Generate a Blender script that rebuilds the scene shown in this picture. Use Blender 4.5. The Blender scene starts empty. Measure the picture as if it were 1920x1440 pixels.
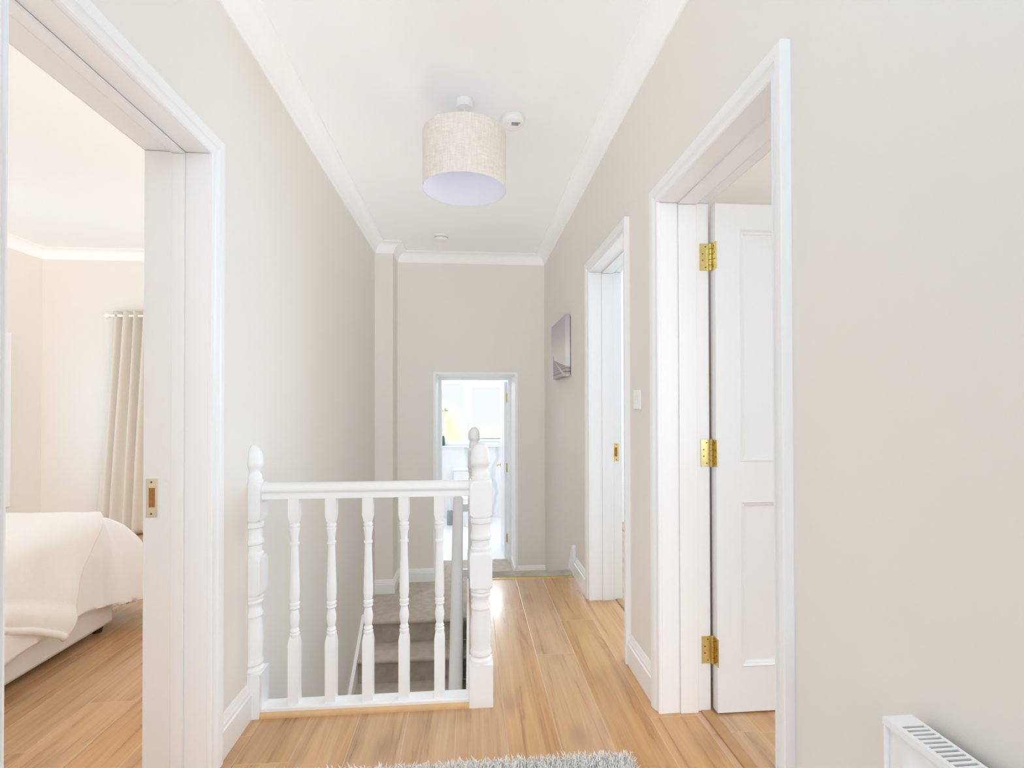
import bpy, bmesh, math, random
from mathutils import Vector, Matrix, noise
random.seed(7)
PI = math.pi
scene = bpy.context.scene
C = scene.collection

# ---------------------------------------------------------------- camera
FPX, YAW, PIT, ROL, CY, CAMH = 958.676, 8.4759e-2, 9.2202e-3, 2.2082e-3, 751.278, 1.21
cy_, sy_ = math.cos(YAW), math.sin(YAW)
fwd = Vector((sy_*math.cos(PIT), cy_*math.cos(PIT), math.sin(PIT)))
rgt = Vector((cy_, -sy_, 0.0))
dwn = fwd.cross(rgt)
r2 = math.cos(ROL)*rgt + math.sin(ROL)*dwn
d2 = -math.sin(ROL)*rgt + math.cos(ROL)*dwn
cd = bpy.data.cameras.new('camera'); cam = bpy.data.objects.new('camera', cd); C.objects.link(cam)
m = Matrix.Identity(4)
for i in range(3):
    m[i][0] = r2[i]; m[i][1] = -d2[i]; m[i][2] = -fwd[i]
m[0][3], m[1][3], m[2][3] = 0, 0, CAMH
cam.matrix_world = m
cd.sensor_fit = 'HORIZONTAL'; cd.sensor_width = 36.0
cd.lens = FPX*36.0/1920.0
cd.shift_y = (CY-720.0)/1920.0
cd.clip_start = 0.02
scene.camera = cam

# ---------------------------------------------------------------- world, lights, exposure
w = bpy.data.worlds.new('sky'); scene.world = w; w.use_nodes = True
bg = w.node_tree.nodes['Background']; bg.inputs[0].default_value = (0.93, 0.97, 1.0, 1); bg.inputs[1].default_value = 0.56
vs = scene.view_settings
vs.view_transform = 'Standard'; vs.look = 'None'; vs.gamma = 1.0; vs.use_curve_mapping = False
vs.exposure = 0.86

def area(name, loc, rot, sx, sy, radiance, col=(0.40, 0.69, 1.0)):
    l = bpy.data.lights.new(name, 'AREA'); l.shape = 'RECTANGLE'; l.size = sx; l.size_y = sy
    l.energy = radiance*PI*sx*sy; l.color = col
    o = bpy.data.objects.new(name, l); C.objects.link(o); o.location = loc; o.rotation_euler = rot
    return o
# flat ambient fill added in every corner (renderer's ambient occlusion)
scene.cycles.use_fast_gi = True; scene.cycles.fast_gi_method = 'ADD'
w.light_settings.ao_factor = 0.80; w.light_settings.distance = 3.3
scene.cycles.max_bounces = 16; scene.cycles.diffuse_bounces = 10; scene.cycles.glossy_bounces = 6
# daylight at the bedroom windows, the other lamps added as fill; an area lamp shines along its local -Z
area('landing_fill_light', (-0.05, -6.57, 1.40), (PI/2, 0, 0), 1.4, 2.2, 2.4)                # to +Y, fill added at the unseen end behind the camera
area('daylight_bedroom_window', (-2.2, 5.17, 1.40), (PI/2, 0, PI), 1.3, 1.2, 0.2)                  # to -Y
area('daylight_bedroom_side_window', (-4.06, 4.1, 1.095), (0, -PI/2, 0), 1.32, 1.27, 0.8)              # to +X
area('bathroom_fill_light', (0.05, 7.80, 1.785), (PI/2, 0, PI), 1.7, 0.28, 11, (0.85, 0.94, 1.0))  # added fill lamp on solid wall above the casement
area('near_room_fill_light', (2.2, -0.62, 1.4), (PI/2, 0, 0), 1.5, 1.3, 0.9, (0.66, 0.85, 1.0))                   # to +Y, unseen fill added to light the open door leaf
area('far_room_fill_light', (3.15, 4.0, 1.4), (0, PI/2, 0), 1.5, 1.3, 4.2)  # unseen fill added to spill through the far right doorway
FILL_BULB = 30.0        # radiance of the bare bulb added as fill over the viewpoint

# ---------------------------------------------------------------- helpers
WL = {}
class MB:
    def __init__(s): s.bm = bmesh.new()
    def face(s, pts):
        try: return s.bm.faces.new([s.bm.verts.new(p) for p in pts])
        except ValueError: return None
    def box(s, x0, x1, y0, y1, z0, z1):
        v = [s.bm.verts.new((x, y, z)) for x in (x0, x1) for y in (y0, y1) for z in (z0, z1)]
        for f in ((0, 1, 3, 2), (4, 6, 7, 5), (0, 4, 5, 1), (2, 3, 7, 6), (0, 2, 6, 4), (1, 5, 7, 3)):
            s.bm.faces.new([v[i] for i in f])
        return s
    def prism(s, pts, h0, h1, fn):
        """closed 2D outline extruded from h0 to h1; fn(a, b, h) -> xyz"""
        A = [s.bm.verts.new(fn(a, b, h0)) for a, b in pts]; B = [s.bm.verts.new(fn(a, b, h1)) for a, b in pts]
        n = len(pts)
        for i in range(n): s.bm.faces.new((A[i], A[(i+1) % n], B[(i+1) % n], B[i]))
        s.bm.faces.new(A[::-1]); s.bm.faces.new(B)
        return s
    def sweep(s, rings, close_ring=True, caps=True, loop=False):
        """list of equally long vertex rings"""
        R = [[s.bm.verts.new(p) for p in r] for r in rings]
        n = len(R[0]); e = n if close_ring else n-1
        for a, b in zip(R, R[1:] + ([R[0]] if loop else [])):
            for i in range(e):
                try: s.bm.faces.new((a[i], a[(i+1) % n], b[(i+1) % n], b[i]))
                except ValueError: pass
        if caps and close_ring and not loop:
            s.bm.faces.new(R[0][::-1]); s.bm.faces.new(R[-1])
        return s
    def lathe(s, c, prof, seg=32, axis='Z', cap=True):
        rings = []
        for r, h in prof:
            ring = []
            for k in range(seg):
                a = 2*PI*k/seg; u, v = r*math.cos(a), r*math.sin(a)
                p = {'Z': (u, v, h), 'Y': (u, h, v), 'X': (h, u, v)}[axis]
                ring.append((c[0]+p[0], c[1]+p[1], c[2]+p[2]))
            rings.append(ring)
        return s.sweep(rings, caps=cap)
    def tube(s, path, r, seg=10):
        path = [Vector(p) for p in path]; rings = []
        for i, p in enumerate(path):
            t = (path[min(i+1, len(path)-1)]-path[max(i-1, 0)]).normalized()
            a = t.orthogonal().normalized() if i == 0 else (a - t*a.dot(t)).normalized()
            b = t.cross(a)
            rr = r[i] if isinstance(r, (list, tuple)) else r
            rings.append([p+rr*(math.cos(2*PI*k/seg)*a+math.sin(2*PI*k/seg)*b) for k in range(seg)])
        return s.sweep(rings)
    def grid(s, fn, nu, nv):
        V = [[s.bm.verts.new(fn(i/nu, j/nv)) for j in range(nv+1)] for i in range(nu+1)]
        for i in range(nu):
            for j in range(nv): s.bm.faces.new((V[i][j], V[i+1][j], V[i+1][j+1], V[i][j+1]))
        return s
    def build(s, name, mat, parent=None, smooth=False, bevel=0, seg=2, angle=40, solid=0, sub=0):
        bmesh.ops.remove_doubles(s.bm, verts=s.bm.verts, dist=1e-6)
        bmesh.ops.recalc_face_normals(s.bm, faces=s.bm.faces)
        off = Vector(WL.get(parent.name, (0, 0, 0))) if parent else Vector((0, 0, 0))
        if off.length: bmesh.ops.translate(s.bm, verts=s.bm.verts, vec=-off)
        me = bpy.data.meshes.new(name); s.bm.to_mesh(me); s.bm.free()
        o = bpy.data.objects.new(name, me); C.objects.link(o)
        for mm in (mat if isinstance(mat, (list, tuple)) else [mat]): me.materials.append(mm)
        if smooth:
            for p in me.polygons: p.use_smooth = True
            try: me.set_sharp_from_angle(angle=math.radians(angle))
            except Exception: pass
        if parent: o.parent = parent
        WL[o.name] = tuple(off)
        if solid:
            q = o.modifiers.new('solid', 'SOLIDIFY'); q.thickness = solid; q.offset = 0
        if sub:
            q = o.modifiers.new('sub', 'SUBSURF'); q.levels = q.render_levels = sub
        if bevel:
            q = o.modifiers.new('bevel', 'BEVEL'); q.width = bevel; q.segments = seg; q.limit_method = 'ANGLE'
            q.angle_limit = math.radians(35)
            for p in me.polygons: p.use_smooth = True
            q.harden_normals = False
            try: me.set_sharp_from_angle(angle=math.radians(angle))
            except Exception: pass
        return o

def tag(o, label=None, cat=None, group=None, kind=None):
    if label: o['label'] = label
    if cat: o['category'] = cat
    if group: o['group'] = group
    if kind: o['kind'] = kind
    return o
def empty(name, loc, label=None, cat=None, group=None, kind=None):
    o = bpy.data.objects.new(name, None); C.objects.link(o); o.location = loc; o.empty_display_size = 0.05
    WL[o.name] = tuple(loc)
    return tag(o, label, cat, group, kind)
def struct(mb, name, mat, label, cat, **k):
    return tag(mb.build(name, mat, **k), label, cat, kind='structure')

# ---------------------------------------------------------------- materials
def nodes(name):
    mt = bpy.data.materials.new(name); mt.use_nodes = True
    nt = mt.node_tree; b = nt.nodes['Principled BSDF']
    return mt, nt, b
def N(nt, t, **k):
    n = nt.nodes.new(t)
    for a, v in k.items():
        if a in n.bl_rna.properties: setattr(n, a, v)
        else: n.inputs[a].default_value = v
    return n
def plain(name, col, rough=0.5, metal=0.0, spec=0.5, noise_amt=0.0, scale=30, bump=0.0, bscale=300):
    mt, nt, b = nodes(name)
    b.inputs['Base Color'].default_value = (*col, 1); b.inputs['Roughness'].default_value = rough
    b.inputs['Metallic'].default_value = metal; b.inputs['Specular IOR Level'].default_value = spec
    tc = N(nt, 'ShaderNodeTexCoord')
    if noise_amt:
        nz = N(nt, 'ShaderNodeTexNoise', Scale=scale, Detail=4.0); nt.links.new(tc.outputs['Object'], nz.inputs['Vector'])
        mx = N(nt, 'ShaderNodeMix', data_type='RGBA')
        mx.inputs[6].default_value = (*[c*(1-noise_amt) for c in col], 1); mx.inputs[7].default_value = (*[min(1, c*(1+noise_amt)) for c in col], 1)
        nt.links.new(nz.outputs['Fac'], mx.inputs[0]); nt.links.new(mx.outputs[2], b.inputs['Base Color'])
    if bump:
        nz = N(nt, 'ShaderNodeTexNoise', Scale=bscale, Detail=3.0); nt.links.new(tc.outputs['Object'], nz.inputs['Vector'])
        bp = N(nt, 'ShaderNodeBump', Strength=bump, Distance=0.002); nt.links.new(nz.outputs['Fac'], bp.inputs['Height'])
        nt.links.new(bp.outputs[0], b.inputs['Normal'])
    return mt
M = {}
M['wall'] = plain('beige_wall_paint', (0.79, 0.76, 0.715), 0.7, spec=0.3, noise_amt=0.012, scale=2, bump=0.03, bscale=250)
M['ceil'] = plain('ceiling_white_paint', (0.90, 0.91, 0.92), 0.8, spec=0.3, noise_amt=0.01, scale=2)
M['cove'] = plain('cornice_white_paint', (0.90, 0.90, 0.905), 0.6, spec=0.3, noise_amt=0.01, scale=4)
M['gloss'] = plain('white_gloss_paint', (0.85, 0.855, 0.865), 0.3, noise_amt=0.008, scale=6, bump=0.02, bscale=60)
M['door'] = plain('white_satin_door_paint', (0.82, 0.84, 0.865), 0.38, noise_amt=0.008, scale=6)
M['brass'] = plain('polished_brass', (0.78, 0.64, 0.28), 0.25, metal=1.0, noise_amt=0.12, scale=60)
M['keep'] = plain('brass_painted_reflection', (0.90, 0.84, 0.70), 0.3, metal=1.0, noise_amt=0.04, scale=60)  # brass made paler, putting a white reflection into its colour
M['screw'] = plain('dark_screw_recess', (0.18, 0.12, 0.05), 0.5, metal=0.6, noise_amt=0.05)
M['mortice'] = plain('bare_timber_mortice', (0.36, 0.17, 0.05), 0.8, noise_amt=0.3, scale=180)
M['plastic'] = plain('white_plastic', (0.87, 0.87, 0.86), 0.35, noise_amt=0.01)
M['grey'] = plain('grey_plastic', (0.35, 0.35, 0.37), 0.5, noise_amt=0.03)
M['dark'] = plain('dark_slot', (0.05, 0.05, 0.075), 0.7, noise_amt=0.05)
M['rad'] = plain('radiator_enamel', (0.865, 0.875, 0.895), 0.3, noise_amt=0.008)
M['bedfab'] = plain('off_white_leatherette', (0.80, 0.79, 0.775), 0.5, noise_amt=0.02, scale=8, bump=0.08, bscale=120)
M['linen'] = plain('white_bed_linen', (0.90, 0.905, 0.92), 0.85, noise_amt=0.015, scale=12, bump=0.15, bscale=90)
M['fleece'] = plain('cream_fleece', (0.91, 0.905, 0.895), 0.95, noise_amt=0.02, scale=30, bump=0.4, bscale=160)
M['curtain'] = plain('taupe_curtain_cloth', (0.70, 0.65, 0.575), 0.85, noise_amt=0.04, scale=60, bump=0.2, bscale=400)
M['darkwood'] = plain('dark_bed_foot', (0.05, 0.03, 0.025), 0.5, noise_amt=0.1)
M['tile'] = plain('white_floor_tile', (0.86, 0.86, 0.86), 0.25, noise_amt=0.02, scale=5)
M['ceramic'] = plain('white_ceramic', (0.88, 0.88, 0.88), 0.12, noise_amt=0.005)
M['leaf'] = plain('green_leaf', (0.13, 0.26, 0.06), 0.5, noise_amt=0.2, scale=40)
M['petal'] = plain('white_petal', (0.85, 0.85, 0.84), 0.7, noise_amt=0.03)
M['vase'] = plain('dark_green_glass_vase', (0.05, 0.16, 0.11), 0.2, noise_amt=0.1)
M['stem'] = plain('plant_stem', (0.25, 0.30, 0.10), 0.6, noise_amt=0.1)
M['upvc'] = plain('white_upvc', (0.84, 0.86, 0.90), 0.35, noise_amt=0.008)
M['shrub'] = plain('yellow_shrub', (0.93, 0.90, 0.52), 0.8, noise_amt=0.15, scale=9)
M['ground'] = plain('pale_paving', (0.62, 0.55, 0.44), 0.8, noise_amt=0.15, scale=5)
M['pile'] = plain('silver_shag_pile', (0.76, 0.755, 0.74), 0.8, noise_amt=0.1, scale=70)
M['oakstrip'] = plain('oak_beading', (0.66, 0.43, 0.22), 0.45, noise_amt=0.12, scale=25)
M['threshold'] = plain('oak_threshold', (0.47, 0.27, 0.12), 0.4, noise_amt=0.15, scale=18)

def carpet():
    mt, nt, b = nodes('taupe_carpet'); tc = N(nt, 'ShaderNodeTexCoord')
    b.inputs['Roughness'].default_value = 0.95; b.inputs['Specular IOR Level'].default_value = 0.15
    n1 = N(nt, 'ShaderNodeTexNoise', Scale=420.0, Detail=3.0); n2 = N(nt, 'ShaderNodeTexNoise', Scale=14.0, Detail=3.0)
    for n in (n1, n2): nt.links.new(tc.outputs['Object'], n.inputs['Vector'])
    ad = N(nt, 'ShaderNodeMix', data_type='FLOAT'); ad.inputs[0].default_value = 0.45
    nt.links.new(n1.outputs['Fac'], ad.inputs[2]); nt.links.new(n2.outputs['Fac'], ad.inputs[3])
    cr = N(nt, 'ShaderNodeValToRGB'); cr.color_ramp.elements[0].position = 0.3; cr.color_ramp.elements[1].position = 0.7
    cr.color_ramp.elements[0].color = (0.42, 0.36, 0.30, 1); cr.color_ramp.elements[1].color = (0.71, 0.64, 0.555, 1)
    nt.links.new(ad.outputs[0], cr.inputs[0]); nt.links.new(cr.outputs[0], b.inputs['Base Color'])
    bp = N(nt, 'ShaderNodeBump', Strength=0.8, Distance=0.006); nt.links.new(n1.outputs['Fac'], bp.inputs['Height']); nt.links.new(bp.outputs[0], b.inputs['Normal'])
    return mt
M['carpet'] = carpet()

def oak(name, x_seam=0.138, pitch=0.187, length=1.38, tint=(1, 1, 1)):
    """laminate planks running along Y, positions in metres"""
    mt, nt, b = nodes(name); L = nt.links.new
    tc = N(nt, 'ShaderNodeTexCoord'); sp = N(nt, 'ShaderNodeSeparateXYZ'); L(tc.outputs['Object'], sp.inputs[0])
    def ma(op, a, bb=None):
        n = N(nt, 'ShaderNodeMath', operation=op)
        for i, v in enumerate((a, bb)):
            if v is None: continue
            if isinstance(v, (int, float)): n.inputs[i].default_value = v
            else: L(v, n.inputs[i])
        return n.outputs[0]
    px = ma('DIVIDE', ma('SUBTRACT', sp.outputs[0], x_seam), pitch)
    ix = ma('FLOOR', px); fx = ma('FRACT', px)
    wn = N(nt, 'ShaderNodeTexWhiteNoise', noise_dimensions='1D'); L(ix, wn.inputs['W'])
    py = ma('ADD', ma('DIVIDE', sp.outputs[1], length), ma('SUBTRACT', ma('MULTIPLY', wn.outputs['Value'], 3.7), 0.34))
    iy = ma('FLOOR', py); fy = ma('FRACT', py)
    cid = N(nt, 'ShaderNodeCombineXYZ'); L(ix, cid.inputs[0]); L(iy, cid.inputs[1])
    w2 = N(nt, 'ShaderNodeTexWhiteNoise', noise_dimensions='2D'); L(cid.outputs[0], w2.inputs['Vector'])
    # grain: noise stretched along the plank, shifted per plank
    sc = N(nt, 'ShaderNodeVectorMath', operation='MULTIPLY'); L(tc.outputs['Object'], sc.inputs[0]); sc.inputs[1].default_value = (22, 1.3, 1)
    of = N(nt, 'ShaderNodeVectorMath', operation='MULTIPLY_ADD'); L(w2.outputs['Color'], of.inputs[0]); of.inputs[1].default_value = (31, 17, 9); L(sc.outputs[0], of.inputs[2])
    g1 = N(nt, 'ShaderNodeTexNoise', Scale=1.0, Detail=7.0, Roughness=0.62, Distortion=0.9); L(of.outputs[0], g1.inputs['Vector'])
    sc2 = N(nt, 'ShaderNodeVectorMath', operation='MULTIPLY'); L(of.outputs[0], sc2.inputs[0]); sc2.inputs[1].default_value = (5.0, 1.2, 1)
    g2 = N(nt, 'ShaderNodeTexNoise', Scale=1.0, Detail=5.0, Roughness=0.6); L(sc2.outputs[0], g2.inputs['Vector'])
    # knots
    sc3 = N(nt, 'ShaderNodeVectorMath', operation='MULTIPLY'); L(of.outputs[0], sc3.inputs[0]); sc3.inputs[1].default_value = (0.26, 2.2, 1)
    kn = N(nt, 'ShaderNodeTexVoronoi', Scale=1.0, Randomness=1.0); kd = N(nt, 'ShaderNodeVectorMath', operation='MULTIPLY_ADD'); L(g1.outputs['Color'], kd.inputs[0]); kd.inputs[1].default_value = (0.5, 0.5, 0); L(sc3.outputs[0], kd.inputs[2]); L(kd.outputs[0], kn.inputs['Vector'])
    kr = N(nt, 'ShaderNodeMapRange'); kr.inputs[1].default_value = 0.02; kr.inputs[2].default_value = 0.30; kr.inputs[3].default_value = 1; kr.inputs[4].default_value = 0
    L(kn.outputs['Distance'], kr.inputs[0])
    fac = ma('ADD', ma('MULTIPLY', g1.outputs['Fac'], 0.72), ma('MULTIPLY', g2.outputs['Fac'], 0.28))
    cr = N(nt, 'ShaderNodeValToRGB'); L(fac, cr.inputs[0])
    e = cr.color_ramp.elements
    e[0].position = 0.30; e[0].color = (0.33*tint[0], 0.156*tint[1], 0.062*tint[2], 1)
    e[1].position = 0.72; e[1].color = (0.65*tint[0], 0.397*tint[1], 0.192*tint[2], 1)
    k = cr.color_ramp.elements.new(0.47); k.color = (0.525*tint[0], 0.293*tint[1], 0.124*tint[2], 1)
    hs = N(nt, 'ShaderNodeHueSaturation'); L(cr.outputs[0], hs.inputs['Color'])
    L(ma('ADD', 0.90, ma('MULTIPLY', w2.outputs['Value'], 0.15)), hs.inputs['Value'])
    L(ma('ADD', 0.86, ma('MULTIPLY', wn.outputs['Value'], 0.2)), hs.inputs['Saturation'])
    kx = N(nt, 'ShaderNodeMix', data_type='RGBA'); L(ma('MULTIPLY', ma('MULTIPLY', kr.outputs[0], g1.outputs['Fac']), 1.0), kx.inputs[0]); L(hs.outputs[0], kx.inputs[6]); kx.inputs[7].default_value = (0.27, 0.15, 0.095, 1)
    # bevelled seams, the highlight on their edges put into the colour
    dx = ma('MULTIPLY', ma('MINIMUM', fx, ma('SUBTRACT', 1.0, fx)), pitch)
    dy = ma('MULTIPLY', ma('MINIMUM', fy, ma('SUBTRACT', 1.0, fy)), length)
    dd = ma('MINIMUM', dx, dy)
    sr = N(nt, 'ShaderNodeMapRange'); sr.inputs[1].default_value = 0.0; sr.inputs[2].default_value = 0.0026; L(dd, sr.inputs[0])
    seam_glint = N(nt, 'ShaderNodeMapRange'); seam_glint.inputs[1].default_value = 0.0; seam_glint.inputs[2].default_value = 0.0022; seam_glint.inputs[3].default_value = 0.5; seam_glint.inputs[4].default_value = 0; L(dd, seam_glint.inputs[0])
    fin = N(nt, 'ShaderNodeMix', data_type='RGBA'); L(seam_glint.outputs[0], fin.inputs[0]); L(kx.outputs[2], fin.inputs[6]); fin.inputs[7].default_value = (0.74, 0.58, 0.42, 1)
    L(fin.outputs[2], b.inputs['Base Color'])
    bp = N(nt, 'ShaderNodeBump', Strength=0.5, Distance=0.0012); L(sr.outputs[0], bp.inputs['Height'])
    b2 = N(nt, 'ShaderNodeBump', Strength=0.06, Distance=0.001); L(g2.outputs['Fac'], b2.inputs['Height']); L(bp.outputs[0], b2.inputs['Normal'])
    L(b2.outputs[0], b.inputs['Normal'])
    rr = N(nt, 'ShaderNodeMapRange'); rr.inputs[3].default_value = 0.22; rr.inputs[4].default_value = 0.36; L(g1.outputs['Fac'], rr.inputs[0]); L(rr.outputs[0], b.inputs['Roughness'])
    b.inputs['Coat Weight'].default_value = 0.35; b.inputs['Coat Roughness'].default_value = 0.12
    return mt
M['oak'] = oak('oak_laminate_planks')

def linen_shade():
    mt, nt, b = nodes('oatmeal_linen_shade'); L = nt.links.new
    tc = N(nt, 'ShaderNodeTexCoord')
    s1 = N(nt, 'ShaderNodeVectorMath', operation='MULTIPLY'); L(tc.outputs['Object'], s1.inputs[0]); s1.inputs[1].default_value = (30, 30, 330)
    s2 = N(nt, 'ShaderNodeVectorMath', operation='MULTIPLY'); L(tc.outputs['Object'], s2.inputs[0]); s2.inputs[1].default_value = (230, 230, 16)
    n1 = N(nt, 'ShaderNodeTexNoise', Scale=1.0, Detail=3.0); L(s1.outputs[0], n1.inputs['Vector'])
    n2 = N(nt, 'ShaderNodeTexNoise', Scale=1.0, Detail=3.0); L(s2.outputs[0], n2.inputs['Vector'])
    ad = N(nt, 'ShaderNodeMath', operation='ADD'); L(n1.outputs['Fac'], ad.inputs[0]); L(n2.outputs['Fac'], ad.inputs[1])
    cr = N(nt, 'ShaderNodeValToRGB'); cr.color_ramp.elements[0].position = 0.36; cr.color_ramp.elements[1].position = 0.62
    cr.color_ramp.elements[0].color = (0.72, 0.665, 0.61, 1); cr.color_ramp.elements[1].color = (0.85, 0.82, 0.775, 1)
    hf = N(nt, 'ShaderNodeMath', operation='MULTIPLY'); hf.inputs[1].default_value = 0.5; L(ad.outputs[0], hf.inputs[0])
    L(hf.outputs[0], cr.inputs[0]); L(cr.outputs[0], b.inputs['Base Color']); b.inputs['Roughness'].default_value = 0.9
    bp = N(nt, 'ShaderNodeBump', Strength=0.3, Distance=0.001); L(hf.outputs[0], bp.inputs['Height']); L(bp.outputs[0], b.inputs['Normal'])
    return mt
M['shade'] = linen_shade()
M['lining'] = plain('white_shade_lining', (0.85, 0.87, 0.98), 0.5, noise_amt=0.01)

def marble():
    mt, nt, b = nodes('white_marble_tile'); L = nt.links.new
    tc = N(nt, 'ShaderNodeTexCoord')
    wv = N(nt, 'ShaderNodeTexWave', Scale=0.7, Distortion=9.0, Detail=4.0); wv.inputs['Detail Scale'].default_value = 1.2
    L(tc.outputs['Object'], wv.inputs['Vector'])
    cr = N(nt, 'ShaderNodeValToRGB'); cr.color_ramp.elements[0].position = 0.0; cr.color_ramp.elements[0].color = (0.70, 0.71, 0.72, 1)
    cr.color_ramp.elements[1].position = 0.12; cr.color_ramp.elements[1].color = (0.87, 0.87, 0.88, 1)
    L(wv.outputs['Fac'], cr.inputs[0]); L(cr.outputs[0], b.inputs['Base Color']); b.inputs['Roughness'].default_value = 0.2
    return mt
M['marble'] = marble()

def frosted():
    mt, nt, b = nodes('frosted_glass')
    b.inputs['Base Color'].default_value = (0.97, 0.98, 0.98, 1); b.inputs['Transmission Weight'].default_value = 1.0
    b.inputs['Roughness'].default_value = 0.38; b.inputs['IOR'].default_value = 1.2
    tc = N(nt, 'ShaderNodeTexCoord'); nz = N(nt, 'ShaderNodeTexNoise', Scale=90.0, Detail=2.0); nt.links.new(tc.outputs['Object'], nz.inputs['Vector'])
    bp = N(nt, 'ShaderNodeBump', Strength=0.3, Distance=0.002); nt.links.new(nz.outputs['Fac'], bp.inputs['Height']); nt.links.new(bp.outputs[0], b.inputs['Normal'])
    return mt
M['frost'] = frosted()
def clear():
    mt, nt, b = nodes('clear_glass'); b.inputs['Transmission Weight'].default_value = 1.0; b.inputs['Roughness'].default_value = 0.0; b.inputs['IOR'].default_value = 1.02
    return mt
M['glass'] = clear()

def pier_print():
    """lilac dusk sky over pale sea with a timber boardwalk running to the horizon; uses the canvas's own coordinates (Y along, Z up)"""
    mt, nt, b = nodes('boardwalk_print'); L = nt.links.new
    b.inputs['Roughness'].default_value = 0.6
    tc = N(nt, 'ShaderNodeTexCoord'); sp = N(nt, 'ShaderNodeSeparateXYZ'); L(tc.outputs['Object'], sp.inputs[0])
    def ma(op, a, bb=None):
        n = N(nt, 'ShaderNodeMath', operation=op)
        for i, v in enumerate((a, bb)):
            if v is None: continue
            if isinstance(v, (int, float)): n.inputs[i].default_value = v
            else: L(v, n.inputs[i])
        return n.outputs[0]
    y, z = sp.outputs[1], sp.outputs[2]                 # y 0..0.64 (far end 0.64), z 0..0.455
    sky = N(nt, 'ShaderNodeValToRGB'); L(ma('DIVIDE', z, 0.455), sky.inputs[0])
    e = sky.color_ramp.elements
    e[0].position = 0.30; e[0].color = (0.72, 0.72, 0.73, 1)
    e[1].position = 1.0; e[1].color = (0.47, 0.445, 0.52, 1)
    for p, c in ((0.38, (0.76, 0.75, 0.73)), (0.50, (0.74, 0.68, 0.65)), (0.7, (0.60, 0.55, 0.58))):
        k = e.new(p); k.color = (*c, 1)
    # boardwalk wedge: vanishing point at y=0.54, z=0.165 ; widens towards the bottom and the near end
    vy, vz = 0.545, 0.165
    dz = ma('SUBTRACT', vz, z); dy = ma('SUBTRACT', vy, y)
    t = ma('DIVIDE', dy, ma('MAXIMUM', dz, 0.001))      # ray slope from the vanishing point
    below = ma('GREATER_THAN', dz, 0.0)
    deck = ma('MULTIPLY', below, ma('MULTIPLY', ma('GREATER_THAN', t, 0.03), ma('LESS_THAN', t, 6.0)))
    rail = ma('MULTIPLY', below, ma('LESS_THAN', ma('ABSOLUTE', ma('SUBTRACT', t, 3.2)), 0.32))
    depth = ma('DIVIDE', 1.0, ma('MAXIMUM', dz, 0.004))
    planks = ma('FRACT', ma('MULTIPLY', depth, 0.55))
    nz = N(nt, 'ShaderNodeTexNoise', Scale=60.0, Detail=4.0); L(tc.outputs['Object'], nz.inputs['Vector'])
    wr = N(nt, 'ShaderNodeValToRGB'); L(ma('ADD', ma('MULTIPLY', planks, 0.6), ma('MULTIPLY', nz.outputs['Fac'], 0.4)), wr.inputs[0])
    wr.color_ramp.elements[0].position = 0.15; wr.color_ramp.elements[0].color = (0.16, 0.13, 0.15, 1)
    wr.color_ramp.elements[1].position = 0.6; wr.color_ramp.elements[1].color = (0.50, 0.45, 0.46, 1)
    m1 = N(nt, 'ShaderNodeMix', data_type='RGBA'); L(deck, m1.inputs[0]); L(sky.outputs[0], m1.inputs[6]); L(wr.outputs[0], m1.inputs[7])
    m2 = N(nt, 'ShaderNodeMix', data_type='RGBA'); L(rail, m2.inputs[0]); L(m1.outputs[2], m2.inputs[6]); m2.inputs[7].default_value = (0.62, 0.58, 0.58, 1)
    # distant mark on the horizon
    mk = ma('MULTIPLY', ma('LESS_THAN', ma('ABSOLUTE', ma('SUBTRACT', y, 0.535)), 0.014), ma('MULTIPLY', ma('GREATER_THAN', z, 0.16), ma('LESS_THAN', z, 0.196)))
    m3 = N(nt, 'ShaderNodeMix', data_type='RGBA'); L(mk, m3.inputs[0]); L(m2.outputs[2], m3.inputs[6]); m3.inputs[7].default_value = (0.34, 0.25, 0.36, 1)
    L(m3.outputs[2], b.inputs['Base Color'])
    return mt
M['print'] = pier_print()

# ---------------------------------------------------------------- setting
XR, XRB = 0.756, 0.955        # right wall: corridor face, room face
XL, XLB = -0.854, -1.057      # left wall: corridor face, bedroom face
YB, YBB = 5.05, 5.70          # end wall: corridor face, bathroom face
ZC, ZL = 2.70, -0.50          # ceiling, half landing
D1 = (1.196, 1.958, 2.011)    # door openings: lining faces and head
D2 = (2.405, 3.125, 2.038)
D3 = (1.011, 1.760, 2.045)
T = 0.026                     # lining thickness

# floors
b = MB().box(XL, XR, -6.6, 2.135, -0.25, 0).box(0.0, XR, 2.135, 3.60, -0.25, 0)
b.box(XR, XRB-0.035, D1[0], D1[1], -0.25, 0).box(XR, XRB-0.035, D2[0], D2[1], -0.25, 0).box(XLB, XL, D3[0], D3[1], -0.25, 0)
struct(b, 'floor', M['oak'], 'oak laminate plank floor of the landing', 'floor')
struct(MB().box(-4.03, XLB, 0.2, 5.2, -0.25, 0), 'floor_bedroom', M['oak'], 'oak laminate floor of the bedroom under the bed', 'floor')
struct(MB().box(XRB, 3.2, -0.6, 2.20, -0.25, 0), 'floor_near_room', M['oak'], 'oak floor seen under the open panelled door', 'floor')
struct(MB().box(XRB, 3.2, 2.30, 5.2, -0.25, 0), 'floor_far_room', M['oak'], 'oak floor beyond the far right doorway', 'floor')
struct(MB().box(-1.0, 1.1, YBB, 7.86, -0.75, ZL), 'floor_bathroom', M['tile'], 'white tiled bathroom floor beyond the end doorway', 'floor')
struct(MB().box(XL, XR, 0, 5.05, -2.9, -2.8), 'floor_below', M['carpet'], 'carpeted floor at the foot of the stairs', 'floor')
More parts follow.
